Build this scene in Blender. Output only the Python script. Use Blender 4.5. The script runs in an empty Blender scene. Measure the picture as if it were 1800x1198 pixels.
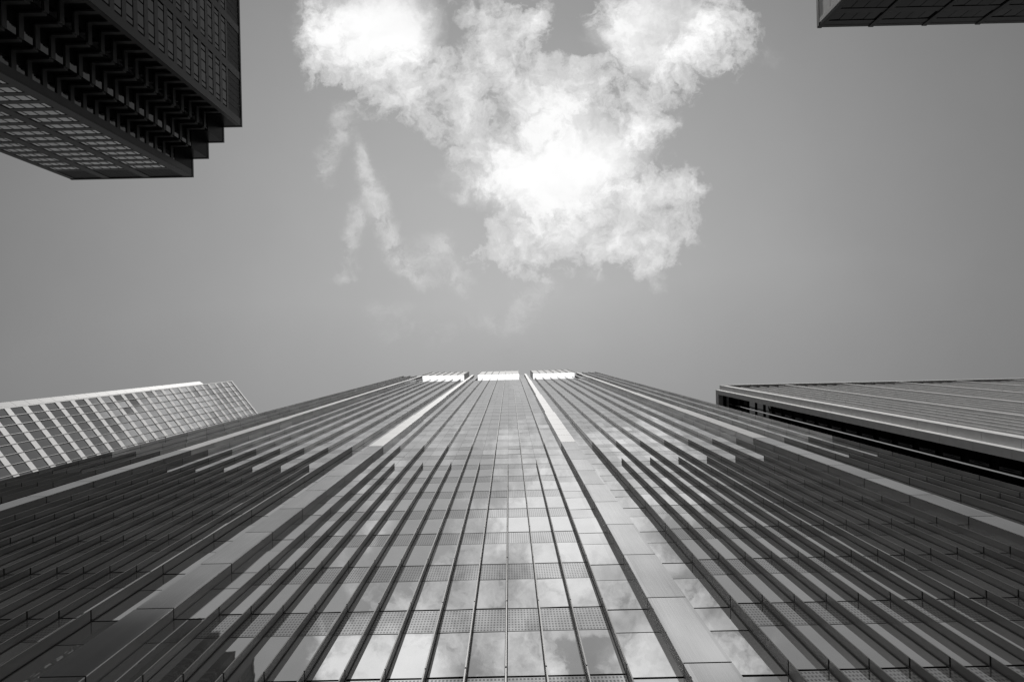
import bpy, math, random
from mathutils import Vector
random.seed(7)
SC = bpy.context.scene
COL = SC.collection
R = math.radians

# ------------------------------------------------------------------ camera
# standing in the street and looking straight up; +X right, +Y towards the glass tower, +Z up
F = 800.0                      # focal length in pixels of an 1800 px wide frame
EYE = 1.6
cam_d = bpy.data.cameras.new('camera')
cam_d.sensor_width = 36.0
cam_d.lens = F / 1800.0 * 36.0
cam_d.shift_x = 5.0 / 1800.0
cam_d.shift_y = 13.0 / 1800.0
cam_d.clip_start = 0.1
cam_d.clip_end = 6000.0
cam = bpy.data.objects.new('camera', cam_d)
COL.objects.link(cam)
cam.location = (0, 0, EYE)
cam.rotation_euler = (math.pi, 0, R(1.26))
SC.camera = cam

# ------------------------------------------------------------------ exposure
SC.view_settings.view_transform = 'Standard'
SC.view_settings.look = 'None'
SC.view_settings.exposure = 0.6
SC.view_settings.gamma = 1.0

# ------------------------------------------------------------------ sun and sky
SUN_EL, SUN_AZ = 46.0, 3.0      # azimuth measured from -Y towards -X
sd = bpy.data.lights.new('sun', 'SUN')
sd.energy = 2.6
sd.angle = R(0.5)
sd.color = (1.0, 0.985, 0.965)
sun = bpy.data.objects.new('sun', sd)
COL.objects.link(sun)
to_sun = Vector((-math.sin(R(SUN_AZ)) * math.cos(R(SUN_EL)), -math.cos(R(SUN_AZ)) * math.cos(R(SUN_EL)), math.sin(R(SUN_EL))))
sun.rotation_euler = to_sun.to_track_quat('Z', 'Y').to_euler()
sun.location = to_sun * 400


H = 4.0                              # storey of the glass tower
FY = H / 0.0004545                   # F * distance of its facade
YF = FY / F                          # facade plane, about 11 m away
MOD = 0.1230 * YF                    # its window module
X0 = -0.0312 * YF
ZB = EYE + FY * 0.0017304            # a floor line


class NT:
    """small helper to write node trees"""
    def __init__(self, tree):
        self.t = tree
        self.n = tree.nodes
        self.l = tree.links

    def node(self, kind, **kw):
        nd = self.n.new(kind)
        for k, v in kw.items():
            setattr(nd, k, v)
        return nd

    def put(self, sock, v):
        if isinstance(v, bpy.types.NodeSocket):
            self.l.new(v, sock)
        elif v is not None:
            sock.default_value = v

    def m(self, op, a, b=None, c=None, clamp=False):
        nd = self.node('ShaderNodeMath', operation=op, use_clamp=clamp)
        self.put(nd.inputs[0], a)
        if b is not None:
            self.put(nd.inputs[1], b)
        if c is not None:
            self.put(nd.inputs[2], c)
        return nd.outputs[0]

    def v(self, op, a, b=None, scale=None):
        nd = self.node('ShaderNodeVectorMath', operation=op)
        self.put(nd.inputs[0], a)
        if b is not None:
            self.put(nd.inputs[1], b)
        if scale is not None:
            self.put(nd.inputs['Scale'], scale)
        return nd.outputs['Value'] if op in ('LENGTH', 'DOT_PRODUCT', 'DISTANCE') else nd.outputs['Vector']

    def noise(self, vec, scale, detail=6.0, rough=0.55, dist=0.0, color=False, lac=2.0):
        nd = self.node('ShaderNodeTexNoise')
        self.put(nd.inputs['Vector'], vec)
        nd.inputs['Scale'].default_value = scale
        nd.inputs['Detail'].default_value = detail
        nd.inputs['Roughness'].default_value = rough
        nd.inputs['Lacunarity'].default_value = lac
        nd.inputs['Distortion'].default_value = dist
        return nd.outputs['Color'] if color else nd.outputs[0]

    def ramp(self, x, a, b, c=0.0, d=1.0, smooth=True):
        nd = self.node('ShaderNodeMapRange', clamp=True)
        nd.interpolation_type = 'SMOOTHSTEP' if smooth else 'LINEAR'
        for i, q in enumerate((x, a, b, c, d)):
            self.put(nd.inputs[i], q)
        return nd.outputs[0]

    def mix(self, f, a, b):
        nd = self.node('ShaderNodeMix', data_type='FLOAT')
        self.put(nd.inputs[0], f)
        self.put(nd.inputs[2], a)
        self.put(nd.inputs[3], b)
        return nd.outputs[0]

    def grey(self, x):
        nd = self.node('ShaderNodeCombineColor')
        for i in range(3):
            self.put(nd.inputs[i], x)
        return nd.outputs[0]


def pix(px, py):
    """direction of a photo point as (x/z, y/z)*F, in the plan's own axes"""
    u, v = px - 895.0, py - 612.0
    c, s = math.cos(0.022), math.sin(0.022)
    return u * c - v * s, u * s + v * c


world = bpy.data.worlds.new('World')
SC.world = world
world.use_nodes = True
W = NT(world.node_tree)
W.n.clear()
sky = W.node('ShaderNodeTexSky', sky_type='NISHITA')
sky.sun_disc = False
sky.sun_elevation = R(SUN_EL)
sky.sun_rotation = R(180.0 + SUN_AZ)
sky.air_density = 1.0
sky.dust_density = 0.6
sky.ozone_density = 1.0
bw = W.node('ShaderNodeRGBToBW')
W.l.new(sky.outputs[0], bw.inputs[0])
tc = W.node('ShaderNodeTexCoord')
dirv = tc.outputs['Generated']
sep = W.node('ShaderNodeSeparateXYZ')
W.l.new(dirv, sep.inputs[0])
dz = W.m('MAXIMUM', sep.outputs[2], 0.04)
comb = W.node('ShaderNodeCombineXYZ')
W.put(comb.inputs[0], W.m('DIVIDE', sep.outputs[0], dz))
W.put(comb.inputs[1], W.m('DIVIDE', sep.outputs[1], dz))
chart = comb.outputs[0]                     # flat cloud layer chart: where a ray meets a layer one unit up
t2 = W.m('POWER', W.v('LENGTH', chart), 2.0)
fall = W.m('DIVIDE', 1.0, W.m('ADD', 1.0, W.m('MULTIPLY', t2, 0.72)))
fall = W.m('MAXIMUM', fall, 0.12)
SKY_GAIN = 1.13
clear = W.m('MULTIPLY', W.m('MULTIPLY', W.m('MINIMUM', bw.outputs[0], 1.72), fall), SKY_GAIN)

# clouds: thick cores and thin veils of the layer, torn by warped noise
warp1 = W.v('SCALE', W.v('SUBTRACT', W.noise(chart, 3.2, 3.0, 0.5, color=True), (0.5, 0.5, 0.5)), scale=0.12)
warp2 = W.v('SCALE', W.v('SUBTRACT', W.noise(chart, 12.0, 6.0, 0.62, color=True), (0.5, 0.5, 0.5)), scale=0.095)
wch = W.v('ADD', W.v('ADD', chart, warp1), warp2)
CORES = [  # centre in the photo (px, py), half widths, weight
    (640, 25, 66, 42, 1.3), (700, 62, 36, 42, .9), (655, 85, 50, 30, .6),
    (915, 320, 72, 34, 1.3), (985, 275, 76, 56, .9), (1050, 292, 50, 42, .6), (985, 215, 46, 50, .45),
    (1105, 250, 36, 30, .4), (950, 372, 48, 28, .6), (1110, 55, 42, 46, .7), (1175, 105, 60, 26, .8),
    (1240, 60, 38, 38, .55), (1160, 25, 50, 36, .55),
]
VEILS = [
    (575, 70, 40, 50, .75), (600, 112, 50, 34, .75), (680, 122, 60, 40, .8), (556, 20, 32, 40, .55), (720, 180, 60, 44, .8),
    (790, 165, 60, 40, .8), (815, 210, 50, 30, .7), (850, 110, 60, 50, .75), (890, 40, 70, 46, .65), (930, 100, 40, 56, .75),
    (850, 252, 60, 36, .6), (820, 272, 40, 28, .4), (930, 150, 40, 40, .8), (1000, 142, 50, 34, .8), (1060, 132, 40, 40, .7),
    (960, 185, 56, 60, .85), (1230, 112, 60, 46, .8), (1292, 30, 38, 50, .7), (1150, 152, 60, 24, .6), (1120, 185, 40, 40, .65),
    (1130, 232, 40, 40, .65), (868, 415, 36, 46, .85), (905, 450, 50, 28, .7), (960, 430, 60, 40, .85), (1020, 400, 60, 44, .85),
    (1080, 412, 50, 40, .7), (1132, 442, 60, 34, .85), (1170, 335, 54, 34, .8), (1205, 385, 30, 54, .75), (1230, 342, 22, 20, .6),
    (1110, 350, 50, 40, .65), (838, 330, 40, 28, .65), (1160, 472, 24, 14, .5), (770, 20, 50, 26, .4), (1060, 30, 50, 40, .6),
]
WISPS = [  # feathery strands to the left and below
    (632, 270, 10, 26, .6), (640, 300, 10, 26, .75), (650, 335, 11, 28, .85), (662, 368, 13, 26, .95), (676, 395, 14, 24, .95),
    (690, 420, 15, 24, 1.0), (702, 448, 15, 22, .95), (718, 474, 14, 18, .85), (738, 494, 15, 14, .75), (755, 440, 26, 12, .6),
    (780, 425, 26, 12, .65), (745, 460, 30, 14, .4), (800, 470, 18, 26, .5), (820, 500, 14, 22, .45), (775, 490, 26, 14, .35),
    (612, 195, 14, 26, .6), (600, 222, 14, 24, .55), (582, 250, 14, 24, .5), (568, 280, 15, 26, .45), (572, 310, 12, 22, .35),
    (625, 385, 12, 22, .55), (615, 415, 13, 24, .6), (612, 450, 12, 22, .5), (618, 480, 14, 20, .55), (600, 496, 18, 8, .35),
    (965, 500, 18, 24, .5), (935, 520, 20, 24, .3), (918, 545, 18, 30, .28), (1055, 490, 25, 13, .35), (730, 585, 60, 16, .3),
    (680, 550, 35, 14, .25), (870, 572, 70, 16, .22), (1185, 205, 8, 14, .7), (1160, 503, 10, 14, .45), (1330, 100, 40, 26, .22),
    (840, 340, 20, 12, .5), (805, 350, 14, 10, .35),
]
HOLES = [(1015, 75, 30, 32, 1.1), (880, 200, 20, 30, .35), (790, 62, 36, 40, .45), (725, 115, 20, 18, .3)]
def field(lst, k=1.12, wch=None):
    tot = None
    for px, py, rx, ry, wt in lst:
        a, b = pix(px, py)
        q = W.v('MULTIPLY', W.v('SUBTRACT', wch, (a / F, b / F, 0)), (F / rx / k, F / ry / k, 0))
        e = W.m('EXPONENT', W.m('MULTIPLY', W.v('DOT_PRODUCT', q, q), -1.0))
        tot = W.m('MULTIPLY', e, wt) if tot is None else W.m('MULTIPLY_ADD', e, wt, tot)
    return tot
soft = W.v('ADD', W.v('ADD', chart, W.v('SCALE', warp1, scale=0.35)), W.v('SCALE', warp2, scale=0.85))
core = field(CORES, 1.25, wch)
hole = field(HOLES, 1.12, wch)
veil = W.m('SUBTRACT', W.m('MINIMUM', field(VEILS, 1.12, wch), 1.15), hole)
fine = W.m('SUBTRACT', W.noise(wch, 8.0, 13.0, 0.66, dist=0.12), 0.5)
fil = W.m('SUBTRACT', W.noise(wch, 26.0, 9.0, 0.62, dist=0.1), 0.5)
tex = W.m('ADD', W.m('MULTIPLY', fine, 4.2), W.m('MULTIPLY', fil, 2.3))
q_v = W.m('ADD', W.m('SUBTRACT', veil, 0.20), W.m('MULTIPLY', tex, W.m('MULTIPLY', veil, 2.3, clamp=True)))
q_c = W.m('ADD', core, W.m('MULTIPLY', tex, W.m('MULTIPLY', W.m('MULTIPLY', core, 1.5, clamp=True), 0.34)))
q_v = W.m('MAXIMUM', q_v, 0.0)
q_c = W.m('MAXIMUM', W.m('SUBTRACT', q_c, 0.05), 0.0)
q_w = W.m('MULTIPLY', W.m('MINIMUM', field(WISPS, 1.15, soft), 1.1), W.m('MAXIMUM', W.m('ADD', 0.62, W.m('MULTIPLY', tex, 1.15)), 0.0))
dens = W.m('MULTIPLY_ADD', q_c, 2.2, W.m('MULTIPLY', q_v, 1.25))
dens = W.m('ADD', dens, W.m("MULTIPLY", q_w, 0.78))
dens = W.m('DIVIDE', W.m('MULTIPLY', dens, dens), W.m('ADD', dens, 0.2))
alpha = W.m('SUBTRACT', 1.0, W.m('EXPONENT', W.m('MULTIPLY', dens, -1.55)))
shade = W.noise(wch, 5.5, 4.0, 0.5)
body = W.m('ADD', W.ramp(dens, 0.4, 2.9), W.m('MULTIPLY', W.m('SUBTRACT', shade, 0.5), 1.2), clamp=True)
CLOUD_GAIN = 1.0
cl_lum = W.m('MULTIPLY', W.mix(body, 3.15, 4.45), CLOUD_GAIN)
hz = W.v('MULTIPLY', W.v('SUBTRACT', wch, (0.0, -0.42, 0)), (1.7, 1.9, 0))
haze_l = W.m('MULTIPLY', W.m('EXPONENT', W.m('MULTIPLY', W.v('DOT_PRODUCT', hz, hz), -1.0)), 0.10)
haze_n = W.m('MULTIPLY', W.m('SUBTRACT', W.noise(wch, 2.2, 6.0, 0.55), 0.5), 0.16)
clear = W.m('MULTIPLY', clear, W.m('ADD', W.m('ADD', 0.99, haze_l), haze_n))
lum = W.mix(alpha, clear, cl_lum)
bg = W.node('ShaderNodeBackground')
W.put(bg.inputs[0], W.grey(lum))
bg.inputs[1].default_value = 0.15
wo = W.node('ShaderNodeOutputWorld')
W.l.new(bg.outputs[0], wo.inputs[0])


# ------------------------------------------------------------------ materials (a black and white photograph: greys)
def mat(name):
    m = bpy.data.materials.new(name)
    m.use_nodes = True
    t = NT(m.node_tree)
    b = t.n['Principled BSDF']
    return m, t, b


def simple(name, base, rough=0.5, metal=0.0, var=0.12, scale=1.5, bump=0.0, bscale=40.0, spec=0.5):
    m, t, b = mat(name)
    tcn = t.node('ShaderNodeTexCoord')
    n = t.noise(tcn.outputs['Object'], scale, 5.0, 0.6)
    f = t.ramp(n, 0.25, 0.75, base * (1 - var), base * (1 + var), smooth=False)
    t.put(b.inputs['Base Color'], t.grey(f))
    b.inputs['Roughness'].default_value = rough
    b.inputs['Metallic'].default_value = metal
    b.inputs['Specular IOR Level'].default_value = spec
    if bump:
        bp = t.node('ShaderNodeBump')
        bp.inputs['Strength'].default_value = bump
        bp.inputs['Distance'].default_value = 0.01
        t.l.new(t.noise(tcn.outputs['Object'], bscale, 6.0, 0.6), bp.inputs['Height'])
        t.l.new(bp.outputs[0], b.inputs['Normal'])
    return m


def panel_tone(t, shift, amount):
    """each storey-high panel of the tower has a slightly different tone"""
    sp = t.node('ShaderNodeSeparateXYZ')
    t.l.new(t.node('ShaderNodeNewGeometry').outputs['Position'], sp.inputs[0])
    ix = t.m('FLOOR', t.m('ADD', t.m('DIVIDE', t.m('SUBTRACT', sp.outputs[0], X0), MOD), shift))
    iz = t.m('FLOOR', t.m('DIVIDE', t.m('SUBTRACT', sp.outputs[2], ZB), H))
    cb = t.node('ShaderNodeCombineXYZ')
    t.put(cb.inputs[0], ix)
    t.put(cb.inputs[1], iz)
    wn = t.node('ShaderNodeTexWhiteNoise', noise_dimensions='2D')
    t.l.new(cb.outputs[0], wn.inputs['Vector'])
    return t.ramp(wn.outputs['Value'], 0.0, 1.0, 1.0 - amount, 1.0 + amount * 0.6, smooth=False)


def glass(name, refl, rough=0.015, wave=0.02, wscale=1.1, frit=None, metal=1.0):
    """coated facade glass: a mirror over a dark interior"""
    m, t, b = mat(name)
    tcn = t.node('ShaderNodeTexCoord')
    col = refl
    inf = t.node('ShaderNodeObjectInfo')
    pos = t.node('ShaderNodeNewGeometry').outputs['Position']
    if frit:
        nx, ny, lo, sx, sy = frit
        su = t.node('ShaderNodeSeparateXYZ')
        t.l.new(tcn.outputs['UV'], su.inputs[0])
        fu = t.m('FRACT', t.m('MULTIPLY', su.outputs[0], nx))
        fv = t.m('FRACT', t.m('MULTIPLY', su.outputs[1], ny))
        du = t.m('LESS_THAN', t.m('ABSOLUTE', t.m('SUBTRACT', fu, 0.5)), sx * 0.5)
        dv = t.m('LESS_THAN', t.m('ABSOLUTE', t.m('SUBTRACT', fv, 0.5)), sy * 0.5)
        col = t.mix(t.m('MULTIPLY', du, dv), refl, lo)
    dirt = t.noise(pos, 0.55, 4.0, 0.6)
    col = t.m('MULTIPLY', col, panel_tone(t, 0.0, 0.09))
    col = t.m('MULTIPLY', col, t.ramp(dirt, 0.3, 0.7, 0.95, 1.04, smooth=False))
    t.put(b.inputs['Base Color'], t.grey(col))
    b.inputs['Metallic'].default_value = metal
    b.inputs['Roughness'].default_value = rough
    if wave:
        bp = t.node('ShaderNodeBump')
        bp.inputs['Strength'].default_value = wave
        bp.inputs['Distance'].default_value = 0.1
        mp = t.node('ShaderNodeMapping')
        mp.inputs['Scale'].default_value = (1.0, 1.0, 0.5)
        t.l.new(pos, mp.inputs[0])
        t.l.new(t.noise(mp.outputs[0], wscale, 2.0, 0.5), bp.inputs['Height'])
        t.l.new(bp.outputs[0], b.inputs['Normal'])
    return m


def brushed(name, base, rough, metal=0.85, var=0.10, bump=0.05):
    """metal cladding with vertical brushing"""
    m, t, b = mat(name)
    tcn = t.node('ShaderNodeTexCoord')
    mp = t.node('ShaderNodeMapping')
    mp.inputs['Scale'].default_value = (55.0, 55.0, 0.5)
    t.l.new(tcn.outputs['Object'], mp.inputs[0])
    br = t.noise(mp.outputs[0], 1.0, 4.0, 0.6)
    cl = t.noise(tcn.outputs['Object'], 0.35, 3.0, 0.5)
    f = t.m('MULTIPLY', t.ramp(br, 0.25, 0.75, 1 - var, 1 + var, smooth=False), t.ramp(cl, 0.3, 0.7, 0.9 * base, 1.1 * base, smooth=False))
    f = t.m('MULTIPLY', f, panel_tone(t, 0.5, 0.16))
    t.put(b.inputs['Base Color'], t.grey(f))
    b.inputs['Metallic'].default_value = metal
    if var > 0.1:
        t.put(b.inputs['Roughness'], t.ramp(br, 0.2, 0.8, rough * 0.8, rough * 1.25, smooth=False))
    else:
        b.inputs['Roughness'].default_value = rough
    bp = t.node('ShaderNodeBump')
    bp.inputs['Strength'].default_value = bump
    bp.inputs['Distance'].default_value = 0.004
    t.l.new(br, bp.inputs['Height'])
    t.l.new(bp.outputs[0], b.inputs['Normal'])
    return m


M = {}
M['dark'] = simple('dark_joint', 0.006, 0.7, 0.0, spec=0.1)
M['glass'] = glass('facade_glass', 0.71, metal=0.965)
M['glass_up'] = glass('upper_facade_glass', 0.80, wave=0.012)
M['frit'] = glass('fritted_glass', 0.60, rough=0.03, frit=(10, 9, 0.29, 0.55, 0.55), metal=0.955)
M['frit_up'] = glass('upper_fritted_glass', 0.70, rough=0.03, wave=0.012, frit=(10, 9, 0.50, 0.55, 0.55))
M['plain_spandrel'] = glass('spandrel_glass', 0.64, rough=0.04, metal=0.965)
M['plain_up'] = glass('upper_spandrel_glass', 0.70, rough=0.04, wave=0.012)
M['fin'] = brushed('shaded_fin_metal', 0.050, 0.45, 0.12, var=0.015, bump=0.0)  # darker finish, with shade of the lower storeys put into its colour
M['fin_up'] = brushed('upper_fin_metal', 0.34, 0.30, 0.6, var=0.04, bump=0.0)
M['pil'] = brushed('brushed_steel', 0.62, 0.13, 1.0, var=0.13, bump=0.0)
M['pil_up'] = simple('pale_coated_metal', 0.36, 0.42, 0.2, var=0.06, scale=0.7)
M['louver'] = brushed('louvre_metal', 0.45, 0.36, 0.8, var=0.25)
M['crown'] = simple('crown_metal', 0.16, 0.35, 0.6, var=0.06)
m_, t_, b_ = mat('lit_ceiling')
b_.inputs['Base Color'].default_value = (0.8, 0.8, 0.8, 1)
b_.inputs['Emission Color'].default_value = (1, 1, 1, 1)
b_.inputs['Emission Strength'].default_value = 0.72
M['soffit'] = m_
M['tl_frame'] = simple('dark_bronze_cladding', 0.014, 0.42, 0.0, var=0.25, scale=0.6)
M['tl_band'] = simple('dark_grey_spandrel', 0.026, 0.42, 0.0, var=0.25, scale=0.6)
M['tl_black'] = simple('black_glass', 0.004, 0.28, 0.0, var=0.2, spec=0.12)
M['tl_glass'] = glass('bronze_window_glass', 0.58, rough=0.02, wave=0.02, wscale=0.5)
M['tl_glass_side'] = glass('dim_reflection_glass', 0.13, rough=0.03, wave=0.12, wscale=0.4)  # same glass as tl_glass; a darker reflection is put into its colour
M['tl_louver'] = simple('dark_louvres', 0.012, 0.5, 0.0, var=0.2, spec=0.3)
M['lm_side'] = simple('pale_stone_panel', 0.19, 0.5, 0.0, var=0.05, scale=0.25)
M['lm_white'] = simple('white_cladding', 0.86, 0.25, 0.0, var=0.05, scale=0.25)
M['lm_glass'] = glass('silver_window_glass', 0.45, rough=0.02, wave=0.03, wscale=0.35)
M['lm_mull'] = simple('grey_mullion', 0.30, 0.45, 0.2)
M['granite'] = simple('granite', 0.50, 0.62, 0.0, var=0.10, scale=0.8, bump=0.3, bscale=60.0)
M['rm_black'] = glass('smoked_window_glass', 0.14, rough=0.03, wave=0.12, wscale=0.6)
M['rail'] = simple('polished_mast', 0.95, 0.12, 1.0, var=0.03)
M['tr_clad'] = simple('black_cladding', 0.007, 0.38, 0.0, var=0.3, scale=0.35)
M['tr_glass'] = glass('black_window_glass', 0.055, rough=0.06, wave=0.25, wscale=0.5)
M['tr_rib'] = simple('grey_rib', 0.009, 0.45, 0.0)
M['roof'] = simple('roof_gravel', 0.20, 0.9, 0.0)
M['asphalt'] = simple('asphalt', 0.05, 0.9, 0.0, var=0.25, scale=0.4, bump=0.3, bscale=30)
M['paving'] = simple('stone_paving', 0.22, 0.8, 0.0, var=0.15, scale=0.8, bump=0.2, bscale=20)


# ------------------------------------------------------------------ mesh helpers
class MB:
    def __init__(self):
        self.vs, self.fs, self.uv, self.mi = [], [], [], []

    def quad(self, p, mi=0):
        n = len(self.vs)
        self.vs += [tuple(q) for q in p]
        self.fs.append((n, n + 1, n + 2, n + 3))
        self.uv += [(0, 0), (1, 0), (1, 1), (0, 1)]
        self.mi.append(mi)

    def box(self, x0, x1, y0, y1, z0, z1, mi=0, bottom=True, top=True, back=True):
        a, b = (x0, y0, z0), (x1, y0, z0)
        c, d = (x1, y1, z0), (x0, y1, z0)
        e, f = (x0, y0, z1), (x1, y0, z1)
        g, h = (x1, y1, z1), (x0, y1, z1)
        self.quad((a, b, f, e), mi)
        self.quad((b, c, g, f), mi)
        if back:
            self.quad((c, d, h, g), mi)
        self.quad((d, a, e, h), mi)
        if top:
            self.quad((e, f, g, h), mi)
        if bottom:
            self.quad((d, c, b, a), mi)

    def prism(self, poly, z0, z1, mi=0):
        """poly counter-clockwise seen from above"""
        n = len(poly)
        for i in range(n):
            (ax, ay), (bx, by) = poly[i], poly[(i + 1) % n]
            self.quad(((ax, ay, z0), (bx, by, z0), (bx, by, z1), (ax, ay, z1)), mi)
        for z, flip in ((z0, True), (z1, False)):
            k = len(self.vs)
            self.vs += [(x, y, z) for x, y in poly]
            idx = list(range(k, k + n))
            self.fs.append(tuple(reversed(idx)) if flip else tuple(idx))
            self.uv += [(0, 0)] * n
            self.mi.append(mi)

    def mesh(self, name, mats):
        me = bpy.data.meshes.new(name)
        me.from_pydata(self.vs, [], self.fs)
        for q in mats:
            me.materials.append(q)
        me.polygons.foreach_set('material_index', self.mi)
        ul = me.uv_layers.new(name='UVMap')
        flat = [c for p in self.uv for c in p]
        ul.data.foreach_set('uv', flat)
        me.update()
        return me

    def build(self, name, mats, parent=None, off=(0, 0, 0)):
        if not isinstance(mats, (list, tuple)):
            mats = [mats]
        if off != (0, 0, 0):
            self.vs = [(x - off[0], y - off[1], z - off[2]) for x, y, z in self.vs]
        return link(name, self.mesh(name, mats), parent)


def link(name, me, parent=None, loc=None, rot=None):
    o = bpy.data.objects.new(name, me)
    COL.objects.link(o)
    if parent is not None:
        o.parent = parent
    if loc:
        o.location = loc
    if rot:
        o.rotation_euler = rot
    return o


def thing(name, label, cat, loc, rz=0.0, group=None):
    o = bpy.data.objects.new(name, None)
    COL.objects.link(o)
    o.location = loc
    o.rotation_euler = (0, 0, rz)
    o.empty_display_size = 2.0
    o['label'] = label
    o['category'] = cat
    if group:
        o['group'] = group
    return o


def structure(name, mb, m):
    o = mb.build(name, m)
    o['kind'] = 'structure'
    return o


def jit(d):
    return R(random.gauss(0, d))


def shown(x, y, z):
    """how far inside the photo a point lies (for choosing the largest repeats)"""
    Z = z - EYE
    if Z < 3:
        return False
    a, b = x / Z * F, y / Z * F
    c, s = math.cos(0.022), math.sin(0.022)
    px, py = 895 + a * c + b * s, 612 - a * s + b * c
    return -60 < px < 1860 and -60 < py < 1270


# ------------------------------------------------------------------ ground
g = MB()
g.quad(((-2500, -2500, 0), (2500, -2500, 0), (2500, 2500, 0), (-2500, 2500, 0)))
structure('ground', g, M['asphalt'])
g = MB()
g.box(-60, 50, -6, 10.5, 0.004, 0.14)
structure('pavement', g, M['paving'])

# ================================================================== the glass tower
H = 4.0                              # storey
FY = H / 0.0004545                   # F * distance of facade
YF = FY / F                          # facade plane, about 11 m away
MOD = 0.1230 * YF                    # window module
X0 = -0.0312 * YF
def zk(k):                            # height of floor line k
    return EYE + FY * (0.0017304 + 0.0004545 * k)
def xk(k):
    return X0 + MOD * k
D_FIN = 0.0325 * YF
D_REC = 0.0138 * YF
YR = YF + D_REC
YT = YF - D_FIN                       # plane of fin tips and pilaster fronts
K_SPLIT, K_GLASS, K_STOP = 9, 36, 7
SP = 0.378 * H
PILS = [-27, -11, 5, 21]
BAYS = [(-25, -13), (-9, 3), (7, 19)]
FINS = []
for a, b in BAYS:
    FINS += [(k, k in (a, b), 'bay') for k in range(a, b + 1)]
FINS += [(k, k == -29, 'end') for k in range(-33, -28)] + [(k, k == 23, 'end') for k in range(23, 28)]

LOC = (xk(-3), YF, 0.0)
tower = thing('glass_tower', 'tall glass tower with vertical fins, steel pilasters and lit white ceilings at its top', 'skyscraper', LOC)

def T(mb, name, mats, parent=tower):
    return mb.build(name, mats, parent, LOC)

# body behind the glass
c = MB()
c.box(xk(-33) + .03, xk(27) - .03, YR + .06, YF + 34, 0, zk(K_GLASS), bottom=False)
for a, b in BAYS + [(-33, -29), (23, 27)]:
    c.box(xk(a) + .01, xk(b) - .01, YF + .06, YR + .06 - .003, 0, zk(K_GLASS if -30 < a < 20 else 44.2) - .01, back=False)
c.box(xk(-33) + .03, xk(-25) - .03, YR + .06, YF + 33.9, zk(K_GLASS), zk(44.2))
c.box(xk(19) + .03, xk(27) - .03, YR + .06, YF + 33.9, zk(K_GLASS), zk(44.2))
c.box(xk(-25) - .03, xk(19) + .03, YF + 3.2, YF + 33.8, zk(K_GLASS), zk(46))
for p in PILS[1:3]:
    c.box(xk(p - 2) + .02, xk(p + 2) - .02, YR + .05, YF + 3.2, zk(K_GLASS), zk(44.2))
# the pilaster bays are set back a little: carve by leaving the body 0.25 m further there
T(c, 'core_wall', M['dark'])

# glass: windows and spandrels, one quad each; the largest in view become parts of their own
win_w = MOD - 0.092
def pane_mesh(name, w, h, m):
    q = MB()
    q.quad(((-w / 2, 0, -h / 2), (w / 2, 0, -h / 2), (w / 2, 0, h / 2), (-w / 2, 0, h / 2)))
    q.quad(((w / 2, .02, -h / 2), (-w / 2, .02, -h / 2), (-w / 2, .02, h / 2), (w / 2, .02, h / 2)))
    q.quad(((-w / 2, .02, -h / 2), (w / 2, .02, -h / 2), (w / 2, 0, -h / 2), (-w / 2, 0, -h / 2)))
    return q.mesh(name, [m])

panes = []                            # kind, x, y, z, w, h
bay_cols = []
for a, b in BAYS:
    bay_cols += [(xk(k) + MOD / 2, k) for k in range(a, b)]
for k in list(range(-33, -29)) + list(range(23, 27)):
    bay_cols.append((xk(k) + MOD / 2, k))
gj, gt = 0.085, 0.04                   # floor joint, thin joint
for x, k in bay_cols:
    topk = K_GLASS if -25 <= k < 19 else 44
    for j in range(-3, topk):
        up = j >= K_SPLIT
        g1 = 0.022 if up else gj
        g2 = 0.015 if up else gt
        w = win_w
        xc = x
        if j >= K_STOP:
            xa, xb = xk(k) + (.045 if k % 2 else .006), xk(k + 1) - (.045 if k % 2 == 0 else .006)
            w, xc = xb - xa, (xa + xb) / 2
        z0, z1 = zk(j) + g1, zk(j + 1) - SP - g2 / 2
        panes.append(['window', xc, YF, (z0 + z1) / 2, w, z1 - z0, j])
        z0, z1 = zk(j + 1) - SP + g2 / 2, zk(j + 1)
        panes.append(['spandrel_panel', xc, YF, (z0 + z1) / 2, w, z1 - z0, j])
PW = 0.60 * MOD
for p in PILS:
    for xa, xb in ((xk(p - 2) + .055, xk(p) - PW + .25), (xk(p) + PW - .25, xk(p + 2) - .055)):
        for j in range(-3, 44):
            up = j >= K_SPLIT
            g1 = 0.022 if up else gj
            g2 = 0.015 if up else gt
            z0, z1 = zk(j) + g1, zk(j + 1) - SP - g2 / 2
            panes.append(['recessed_window', (xa + xb) / 2, YR, (z0 + z1) / 2, xb - xa, z1 - z0, j])
            z0, z1 = zk(j + 1) - SP + g2 / 2, zk(j + 1)
            panes.append(['recessed_spandrel', (xa + xb) / 2, YR, (z0 + z1) / 2, xb - xa, z1 - z0, j])
KMAT = {'window': M['glass'], 'spandrel_panel': M['frit'], 'recessed_window': M['glass'], 'recessed_spandrel': M['plain_spandrel']}
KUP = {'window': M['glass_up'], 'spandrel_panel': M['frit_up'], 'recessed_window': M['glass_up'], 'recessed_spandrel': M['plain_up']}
KIN = {'window': 100, 'spandrel_panel': 100, 'recessed_window': 48, 'recessed_spandrel': 48}
cache = {}
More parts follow.
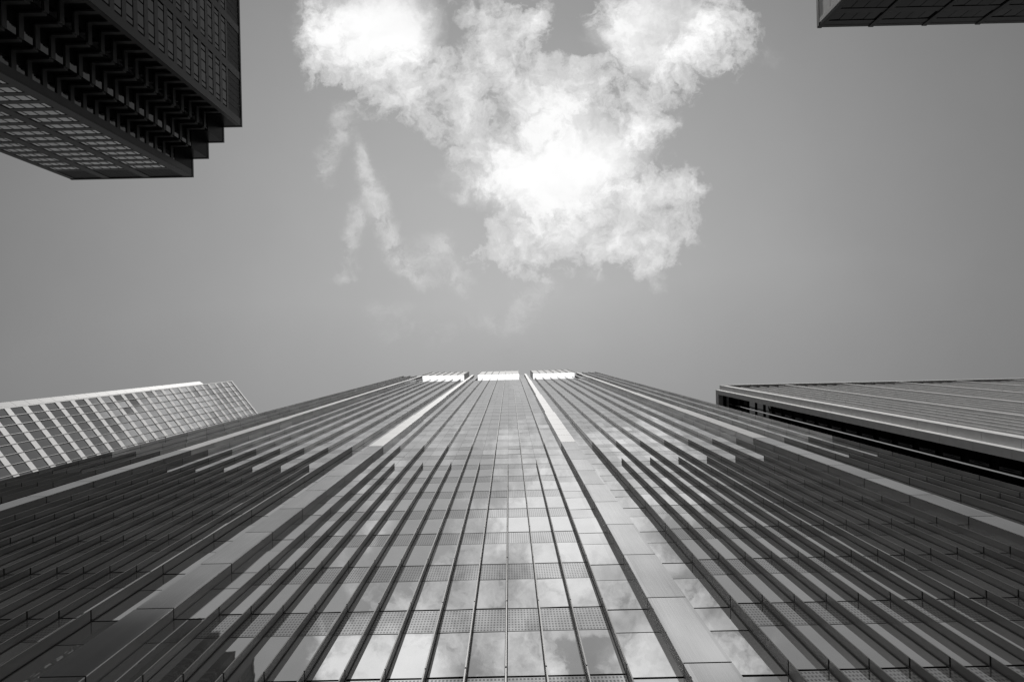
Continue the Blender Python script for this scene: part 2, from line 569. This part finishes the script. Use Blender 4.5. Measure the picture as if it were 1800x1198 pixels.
for kind in KIN:
    lst = [p for p in panes if p[0] == kind]
    vis = [p for p in lst if shown(p[1], p[2], p[3])]
    vis.sort(key=lambda p: -p[4] * p[5] * p[2] / (p[3] - EYE) ** 3)
    own = vis[:KIN[kind]]
    ids = {id(p) for p in own}
    for p in own:
        key = (kind, round(p[4], 3), round(p[5], 3))
        if key not in cache:
            cache[key] = pane_mesh(kind, p[4], p[5], KMAT[kind])
        sx, sz = (.26, .36) if 'window' in kind else (.06, .10)
        link(kind, cache[key], tower, (p[1] - LOC[0], p[2] - LOC[1], p[3]), (jit(sx), 0, jit(sz)))
    rest = MB()
    for p in lst:
        if id(p) in ids:
            continue
        _, x, y, z, w, h, j = p
        amp = 0.24 if 'window' in kind else 0.06
        if j > 14:
            amp *= 0.55
        ta, tb = math.tan(jit(amp)), math.tan(jit(amp * 1.3))
        q = []
        for sx, sz in ((-1, -1), (1, -1), (1, 1), (-1, 1)):
            q.append((x + sx * w / 2, y + ta * sz * h / 2 + tb * sx * w / 2, z + sz * h / 2))
        rest.quad(q, 1 if j >= K_SPLIT else 0)
    o = T(rest, {'window': 'window_field', 'spandrel_panel': 'spandrel_field', 'recessed_window': 'recessed_window_field', 'recessed_spandrel': 'recessed_spandrel_field'}[kind], [KMAT[kind], KUP[kind]])
    o['kind'] = 'stuff'

# fins: metal blades in storey lengths with open joints over a thin dark spine
FT = 0.046
def fin(k, edge, where):
    x = xk(k)
    q = MB()
    odd = (k % 2 != 0)
    end_k = (37.6 if where == 'bay' else 44.6)
    if not odd:
        end_k = K_STOP + 0.02
    yb = (YR if edge else YF) + .03
    j = -3
    while j < end_k:
        za = zk(j) + (0.034 if j > -3 else 0)
        zb = zk(min(j + 1, end_k)) - (0.034 if j + 1 < end_k else 0)
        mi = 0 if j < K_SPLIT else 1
        q.box(x - FT / 2, x + FT / 2, YT, yb, za, zb, mi)
        j += 1
    q.box(x - FT / 2 + .012, x + FT / 2 - .012, YT + .012, yb - .001, zk(-3), zk(end_k) - .02, 2)
    # base gasket
    zm = min(zk(K_SPLIT), zk(end_k) - .03)
    q.box(x - FT / 2 - .03, x + FT / 2 + .03, yb - .055, yb - .0015, zk(-3), zm, 2)
    if end_k > K_SPLIT:
        q.box(x - FT / 2 - .02, x + FT / 2 + .02, yb - .045, yb - .0015, zm, zk(end_k) - .03, 2)
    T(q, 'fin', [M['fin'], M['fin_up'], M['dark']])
for k, edge, where in FINS:
    fin(k, edge, where)

# pilasters: brushed steel boxes, narrower in steps, storey panels with open joints
STEPS = [(15, 0.60), (22, 0.50), (34, 0.40), (43.6, 0.31)]
for p in PILS:
    q = MB()
    x = xk(p)
    j = -3
    top = 43.6
    while j < top:
        hw = [w for s, w in STEPS if j < s][0] * MOD
        za, zb = zk(j) + .028, zk(min(j + 1, top)) - .028
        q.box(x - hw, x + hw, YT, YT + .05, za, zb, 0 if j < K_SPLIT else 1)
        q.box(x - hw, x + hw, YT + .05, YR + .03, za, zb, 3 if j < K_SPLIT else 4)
        q.box(x - hw + .03, x + hw - .03, YT + .03, YR + .02, zb - .02, zb + .08, 2)
        j += 1
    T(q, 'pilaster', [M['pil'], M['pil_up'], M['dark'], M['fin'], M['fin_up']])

# base storey panels below the first floor line in view
q = MB()
for k in range(-33, 27):
    pass
q.box(xk(-33) - .1, xk(27) + .1, YF - .02, YF + .05, 0.15, zk(-3) - .03)
T(q, 'base_cladding', M['louver'])

# crown: three boxes oversailing the glass over lit ceilings
YC = 0.913 * YF
ZS, ZR = zk(40.8), zk(46.5)
for a, b in BAYS:
    q = MB()
    q.box(xk(a) - .05, xk(b) + .05, YC, YF + 3.3, ZS + .25, ZR)
    bx = T(q, 'crown_box', M['crown'])
    for k in range(a, b + 1, 2):
        fq = MB()
        fq.box(xk(k) - .05, xk(k) + .05, YC - .42, YC - .002, ZS + .1, ZR + .4)
        o = T(fq, 'crown_fin', M['fin_up'], bx)
    q = MB()
    q.box(xk(a) - .03, xk(b) + .03, YC + .03, YF + 3.2, ZS, ZS + .24)
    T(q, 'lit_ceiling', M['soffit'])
# parapet of the end wings
for a, b in ((-33, -29), (23, 27)):
    q = MB()
    q.box(xk(a), xk(b), YF - .1, YF + .5, zk(44) + .02, zk(44.3))
    T(q, 'parapet', M['crown'])

# ================================================================== black tower with the stepped corner, behind on the left
ZT = 126.0
U = ZT / F                            # metres per roof pixel
zt = ZT + EYE
ax = [-460.7 * U, -492.8 * U, -520.5 * U, -548.0 * U]
by = [-398.9 * U, -372.3 * U, -344.5 * U, -312.7 * U]
xl, yn = -761.6 * U, (-398.9 - 91 - 80 * 5) * U
bt = thing('stepped_black_tower', 'near black tower with a sawtooth stepped corner and ribbon windows, standing top left', 'skyscraper', (ax[0], by[0], 0))
BL = (ax[0], by[0], 0.0)
def B(mb, name, mats, parent=bt):
    return mb.build(name, mats, parent, BL)
FH = 0.0214 * ZT
z_first = EYE + 0.934 * ZT            # sill line of the top ribbon windows
NF = 30
pier_t = 0.35
# body
poly = [(xl, yn), (ax[0], yn), (ax[0], by[0]), (ax[1], by[0]), (ax[1], by[1]), (ax[2], by[1]), (ax[2], by[2]), (ax[3], by[2]), (ax[3], by[3]), (xl, by[3])]
def inset(d):
    return [(xl + d, yn + d), (ax[0] - d, yn + d), (ax[0] - d, by[0] - d), (ax[1] - d, by[0] - d), (ax[1] - d, by[1] - d), (ax[2] - d, by[1] - d), (ax[2] - d, by[2] - d), (ax[3] - d, by[2] - d), (ax[3] - d, by[3] - d), (xl + d, by[3] - d)]
q = MB()
q.prism(inset(0.45), 0, zt - .4)
B(q, 'core_wall', M['tl_black'])
# roof coping following the stepped plan
q = MB()
outer, inner = inset(-0.08), inset(0.3)
for i in range(len(outer)):
    a0, a1 = outer[i], outer[(i + 1) % len(outer)]
    b0, b1 = inner[i], inner[(i + 1) % len(outer)]
    z0, z1 = zt - .5, zt
    q.quad(((*a0, z0), (*a1, z0), (*a1, z1), (*a0, z1)))
    q.quad(((*a0, z1), (*a1, z1), (*b1, z1), (*b0, z1)))
    q.quad(((*b0, z0), (*b1, z0), (*a1, z0), (*a0, z0)))
B(q, 'roof_coping', M['tl_band'])
q = MB()
q.prism(inset(0.02)[2:9] + [(ax[3] - 3, by[3] - 3), (ax[0] - 3 - 5, by[0] - 3)], z_first + FH * .55, zt - .5)
B(q, 'corner_parapet', M['tl_black'])
# two flat faces made of piers, spandrels and ribbon windows
def ribbon(mb, face, s0, s1, z0, z1, depth):
    """five panes, the outer two half width, between dark mullions; s runs along the face"""
    L = s1 - s0
    un = L / 4.0
    edges = [0, .5, 1.5, 2.5, 3.5, 4.0]
    g_ = .34
    for i in range(5):
        p0, p1 = s0 + edges[i] * un + g_ / 2, s0 + edges[i + 1] * un - g_ / 2
        e = random.gauss(0, .004)
        if face == 'y':
            y = by[3] - depth
            mb.quad(((p1, y + e, z0), (p0, y - e, z0), (p0, y - e, z1), (p1, y + e, z1)))
        else:
            x = ax[0] - depth
            mb.quad(((x + e, p0, z0), (x - e, p1, z0), (x - e, p1, z1), (x + e, p0, z1)))
fr = MB()
# y-facing face: three bays of 71 px
PX = [(-761.6, -752), (-704.5, -691), (-633, -620), (-562, -548)]
for i, (p0, p1) in enumerate(PX):
    fr.box(p0 * U, p1 * U, by[3] - .45, by[3] + .0, 0, zt - .76)
bayx = [(PX[i][1] * U, PX[i + 1][0] * U) for i in range(3)]
# x-facing face: bays of 80 px running away behind
PY = [(-398.9, -411.0)] + [(-398.9 - 84 - 80 * i + 4, -398.9 - 84 - 80 * i - 9) for i in range(6)]
for p0, p1 in PY:
    fr.box(ax[0] - .45, ax[0], p1 * U, p0 * U, 0, zt - .76)
bayy = [(PY[i + 1][0] * U, PY[i][1] * U) for i in range(len(PY) - 1)]
WH = FH * 0.62
for f in range(NF):
    zs = z_first - f * FH               # bottom of window
    ztop = zs + WH
    z_lo = zs - (FH - WH)
    for s0, s1 in bayx:
        fr.box(s0, s1, by[3] - .45, by[3] - .03, z_lo, zs)
    for s0, s1 in bayy:
        fr.box(ax[0] - .45, ax[0] - .03, s0, s1, z_lo, zs)
z_lv = z_first + WH
for s0, s1 in bayx:
    fr.box(s0, s1, by[3] - .45, by[3] - .03, z_lv, z_lv + .7)
for s0, s1 in bayy:
    fr.box(ax[0] - .45, ax[0] - .03, s0, s1, z_lv, z_lv + .7)
B(fr, 'facade_frame', M['tl_frame'])
cnt = 0
for f in range(NF):
    zs = z_first - f * FH
    for s0, s1 in bayx:
        if not shown((s0 + s1) / 2, by[3], zs):
            continue
        w = MB()
        ribbon(w, 'y', s0 + .25, s1 - .25, zs + .05, zs + WH - .12, .10)
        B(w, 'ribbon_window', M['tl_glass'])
    for s0, s1 in bayy:
        if not shown(ax[0], (s0 + s1) / 2, zs):
            continue
        w = MB()
        ribbon(w, 'x', s0 + .25, s1 - .25, zs + .05, zs + WH - .12, .12)
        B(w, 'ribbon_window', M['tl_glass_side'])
# louvre panels under the coping
for s0, s1 in bayx:
    w = MB()
    n = 6
    for i in range(n):
        a0, a1 = s0 + (s1 - s0) * i / n + .05, s0 + (s1 - s0) * (i + 1) / n - .05
        w.box(a0, a1, by[3] - .44, by[3] - .12, z_lv + .72, zt - .77)
    B(w, 'louvre_panel', M['tl_louver'])
for s0, s1 in bayy:
    w = MB()
    n = 6
    for i in range(n):
        a0, a1 = s0 + (s1 - s0) * i / n + .05, s0 + (s1 - s0) * (i + 1) / n - .05
        w.box(ax[0] - .44, ax[0] - .12, a0, a1, z_lv + .72, zt - .77)
    B(w, 'louvre_panel', M['tl_louver'])
# stepped corner: a spandrel band on every floor round the three steps
for f in range(NF):
    zb1 = z_first + WH * 0.5 - f * FH
    zb0 = zb1 - FH * 0.30
    w = MB()
    d = .4
    for i in range(3):
        w.box(ax[i + 1], ax[i] - (0 if i else 1.2) - (d if i else 0), by[i] - d, by[i], zb0, zb1)
        w.box(ax[i + 1] - d, ax[i + 1], by[i] + .002, by[i + 1] - (d + .002 if i < 2 else 1.91), zb0, zb1)
    B(w, 'corner_spandrel', M['tl_band'])
    for i in (1, 2, 3):
        if not shown(ax[i], by[i], zb0):
            continue
        w = MB()
        x, y1 = ax[i] - .12, by[i] - (.45 if i < 3 else 1.95)
        y0 = y1 - 1.5
        w.quad(((x, y0, zb1 + .1), (x, y1, zb1 + .1), (x, y1, zb1 + FH * .55), (x, y0, zb1 + FH * .55)))
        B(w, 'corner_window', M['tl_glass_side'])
# corner piers
w = MB()
w.box(ax[0] - 1.2, ax[0] - .46, by[0] - .45, by[0], 0, zt - .76)
w.box(ax[3] - .45, ax[3], by[3] - 1.9, by[3] - .46, 0, zt - .76)
B(w, 'corner_pier', M['tl_band'])

# ================================================================== white gridded tower, left
ZL = 195.0
UL = ZL / F
A0 = pix(408, 669)
A1 = pix(450, 722)
ang = math.atan2(A1[1] - A0[1], A1[0] - A0[0])
LL = (A0[0] * UL, A0[1] * UL, 0.0)
zl = ZL + EYE
wt = thing('white_gridded_tower', 'pale tower with white floor bands and mirrored windows behind the left fins', 'skyscraper', LL, ang)
# local frame: face runs along +x from the corner, outward normal is -y
CW = 10.2 * UL
NC = 16
FL = 0.0205 * ZL
q = MB()
q.box(0.15, NC * CW, 0.35, 40, 0, zl - .5, bottom=False)
q.build('core_wall', M['dark'], wt)
NFL = 46
wins = []
BH = FL * 0.30
q = MB()
q.box(-.05, NC * CW, -.05, .6, zl - .9, zl)
q.build('parapet', M['lm_white'], wt)
for f in range(NFL):
    z1 = zl - .0188 * ZL - f * FL + BH * .55
    z0 = z1 - BH
    q = MB()
    for cidx in range(NC):
        q.box(cidx * CW + .02, (cidx + 1) * CW - .02, 0, .3, z0, z1)
    q.build('spandrel_band', M['lm_white'], wt)
    za, zb = z1 + .03, (z0 + FL - .03 if f else zl - .93)
    for cidx in range(NC):
        wins.append((cidx, za, zb))
q = MB()
q.box(-.03, .28, -.03, .32, 0, zl - .91)
q.build('corner_post', M['lm_white'], wt)
for cidx in range(1, NC):
    q = MB()
    q.box(cidx * CW - .06, cidx * CW + .06, -.10, .1, 0, zl - .92)
    q.build('mullion', M['lm_mull'], wt)
ca, sa = math.cos(ang), math.sin(ang)
def lw(x, y):
    return LL[0] + ca * x - sa * y, LL[1] + sa * x + ca * y
def onscreen_left(wn):
    x, y = lw((wn[0] + .5) * CW, 0)
    Z = (wn[1] + wn[2]) / 2 - EYE
    a, b = x / Z * F, y / Z * F
    # not hidden behind the glass tower's corner
    hidden = b / max(-a, 1) > (YT / -xk(-33))
    return shown(x, y, Z + EYE) and not hidden, -Z
vis = [wn for wn in wins if onscreen_left(wn)[0] and wn[0] < 9]
vis.sort(key=lambda wn: wn[1])
own = set(vis[:100])
rest = MB()
wcache = {}
for wn in wins:
    cidx, za, zb = wn
    w, h = CW - .16, zb - za
    if wn in own:
        key = round(h, 2)
        if key not in wcache:
            wcache[key] = pane_mesh('window', w, h, M['lm_glass'])
        link('window', wcache[key], wt, ((cidx + .5) * CW, .12, (za + zb) / 2), (jit(.6), 0, jit(.9)))
    else:
        ta, tb = math.tan(jit(.6)), math.tan(jit(.9))
        x, z = (cidx + .5) * CW, (za + zb) / 2
        rest.quad([(x + sx * w / 2, .12 + ta * sz * h / 2 + tb * sx * w / 2, z + sz * h / 2) for sx, sz in ((-1, -1), (1, -1), (1, 1), (-1, 1))])
o = rest.build('window_field', M['lm_glass'], wt)
o['kind'] = 'stuff'
# lower blank side wall beside the corner, with panel joints
zw = EYE + ZL * 0.907
q = MB()
Bp = pix(350.5, 670)
Bq = pix(358, 674.5)
k_ = 0.907 * UL
def loc_of(p, s):
    x, y = p[0] * s - LL[0], p[1] * s - LL[1]
    return ca * x + sa * y, -sa * x + ca * y
w0, w1 = loc_of(Bp, k_), loc_of(Bq, k_)
n = 40
zc = zw
while zc > 3:
    z0 = max(zc - 3.2, 0)
    q.prism([w0, (w1[0], w1[1]), (w1[0] + .5, w1[1] + 6), (w0[0] + .5, w0[1] + 6)], z0 + .05, zc)
    zc -= 3.2
q.build('side_wall', M['lm_side'], wt)

# ================================================================== granite building, right
ZG = 150.0
UG = ZG / F
zg = ZG + EYE
GX0, GY0 = 363.0 * UG, 73.0 * UG       # outer left face and front plane
GL = (GX0, GY0, 0.0)
gb = thing('granite_building', 'grey granite building with close vertical ribs and a dark glazed side', 'office building', GL)
def G(mb, name, mats, parent=gb):
    return mb.build(name, mats, parent, GL)
def gp(px, py):
    a, b = pix(px, py)
    return a * UG, b * UG
p_front = gp(1268.6, 676.8)
p_s1 = gp(1264.8, 677.8)
p_s2 = gp(1264.8, 684.6)
p_s3 = gp(1258.0, 685.2)
p_end = gp(1258.3, 709)
yf = GY0
DEP = 38.0
# slab body (dark, behind the ribs)
q = MB()
xw = gp(1278, 708.5)[0] + 1.2
q.box(xw + 1.0, p_front[0] + 130, yf + 2.2, yf + DEP, 0, zg - 1.0, bottom=False)
q.box(p_front[0] + 1.0, xw + 1.0 - .003, yf + 2.2, yf + 3.2, 0, zg - 1.31, bottom=False)
G(q, 'core_wall', M['granite'])
# corner piers, in stone courses with open joints
def courses(name, x0, x1, y0, y1, ztop, hgt=5.2, gap=.04):
    w = MB()
    z = ztop
    while z > 2:
        w.box(x0, x1, y0, y1, max(z - hgt, 0) + gap, z)
        z -= hgt
    w.box(x0 + .05, x1 - .05, y0 + .05, y1 - .05, 0, ztop - .05)
    return G(w, name, M['granite'])
xs1, xs3 = p_s1[0], p_s3[0]
ys2 = p_s2[1]
courses('corner_pier', xs1, p_front[0] + 1.2, yf, ys2 + 1.5, zg)
courses('side_pier', xs3, xs1 - .003, ys2, ys2 + 1.35, zg)
# thick piers every 100 px with thin ribs between
BAY = 99.0 * UG
first = p_front[0] + 1.2
for i in range(7):
    x = 378.0 * UG + BAY * i
    if i:
        courses('pier', x - .42, x + .42, yf, yf + 2.1, zg - 2.2, 5.2)
    for r in range(1, 6):
        xr = x + BAY * r / 6.0
        w = MB()
        z = zg - 4.0
        while z > 2:
            w.box(xr - .13, xr + .13, yf + .25, yf + 1.9, max(z - 5.2, 0) + .05, z)
            z -= 5.2
        w.box(xr - .09, xr + .09, yf + .29, yf + 1.9, 0, zg - 4.1)
        G(w, 'rib', M['granite'])
    # spandrel panels set back between ribs
    w = MB()
    z = zg - 6.0
    while z > 6:
        w.box(x + .45, x + BAY - .45, yf + 1.55, yf + 2.15, z - 3.4, z)
        z -= 4.0
    G(w, 'recessed_panel', M['granite'])
    # dark slot windows under the cornice
    w = MB()
    w.box(x + .5, x + BAY - .5, yf + .9, yf + 1.2, zg - 4.4, zg - 2.0)
    G(w, 'clerestory_window', M['rm_black'])
# cornice beam along the roof
q = MB()
q.box(p_front[0] - .1, p_front[0] + 130, yf - .15, yf + 2.4, zg - 1.3, zg)
G(q, 'cornice', M['granite'])
# glazed left side: stone frame over dark windows with a polished mast in front
q = MB()
q.box(xs3, xs3 + 1.5, ys2 + 1.36, yf + DEP, zg - 1.9, zg)
G(q, 'side_beam', M['granite'])
q = MB()
q.box(xs3 + 1.503, xw + 6, ys2 + 1.36, yf + DEP - .1, zg - 1.2, zg - .2)
G(q, 'roof_slab', M['dark'])
q = MB()
q.box(xw + .3, xw + 6, ys2 + 1.36, yf + DEP - .2, 0, zg - .3)
G(q, 'side_core', M['dark'])
y = ys2 + 1.6
fl = 0
z = zg - 2.3
while z > 30:
    w = MB()
    for i in range(6):
        y0 = ys2 + 1.7 + i * 4.2
        e = random.gauss(0, .02)
        w.quad(((xw, y0 + 4.1, z - 3.7), (xw + e, y0, z - 3.7), (xw + e, y0, z - .7), (xw, y0 + 4.1, z - .7)))
    G(w, 'side_window', M['rm_black'])
    z -= 4.4
q = MB()
pm = gp(1278, 708.5)
q2 = []
ra = .17
n = 10
mx, my = pm[0], pm[1]
q.prism([(mx + ra * math.cos(2 * math.pi * i / n), my + ra * math.sin(2 * math.pi * i / n)) for i in range(n)], 0, zg - 2.0)
G(q, 'polished_mast', M['rail'])
q = MB()
q.box(gp(1273, 700)[0], gp(1276.6, 700)[0], gp(1273, 696.4)[1], yf + DEP - .3, zg - 1.85, zg - 1.25)
G(q, 'cross_beam', M['granite'])

# ================================================================== dark tower, top right
ZD = 120.0
UD = ZD / F
zd = ZD + EYE
dx, dy = pix(1436.5, 48.5)
dx, dy = dx * UD, dy * UD
DL = (dx, dy, 0.0)
dt = thing('dark_panelled_tower', 'dark panelled tower with slim vertical ribs, only its lower roof edge showing at top right', 'skyscraper', DL)
def Dk(mb, name, mats, parent=dt):
    return mb.build(name, mats, parent, DL)
q = MB()
q.box(dx + .3, dx + 110, dy - 60, dy - .3, 0, zd - .3, bottom=False)
Dk(q, 'core_wall', M['tr_clad'])
BW = 93.8 * UD
q = MB()
q.box(dx - .1, dx + 110, dy - .5, dy + .02, zd - .8, zd)
q.box(dx - .1, dx + .4, dy - 60, dy - .5, zd - .8, zd)
Dk(q, 'roof_coping', M['tr_clad'])
for i in range(8):
    x = dx + BW * i
    w = MB()
    w.box(x - (0 if i == 0 else .65), x + (1.1 if i == 0 else .65), dy - .35, dy + .22, 0, zd + .02)
    Dk(w, 'facade_rib', M['tr_rib'])
    # panels and windows of the bay
    z = zd - .85
    for f in range(14):
        w = MB()
        w.box(x + .7, x + BW - .7, dy - .3, dy - .02, z - 1.5, z)
        Dk(w, 'spandrel_panel', M['tr_clad'])
        w = MB()
        for s in range(4):
            s0 = x + .75 + (BW - 1.5) * s / 4
            s1 = x + .75 + (BW - 1.5) * (s + 1) / 4
            e = random.gauss(0, .03)
            w.quad(((s1 - .08, dy - .15 + e, z - 4.1), (s0 + .08, dy - .15, z - 4.1), (s0 + .08, dy - .15, z - 1.55), (s1 - .08, dy - .15 + e, z - 1.55)))
        Dk(w, 'window', M['tr_glass'])
        z -= 4.15
# left flank
w = MB()
for i in range(6):
    y1 = dy - .6 - i * 9.0
    w.box(dx - .08, dx + .28, y1 - 1.1, y1, 0, zd - .85)
    z = zd - .85
    for f in range(14):
        w.box(dx - .02, dx + .27, y1 - 8.95, y1 - 1.15, z - 4.05, z)
        z -= 4.15
Dk(w, 'flank_cladding', M['granite'])
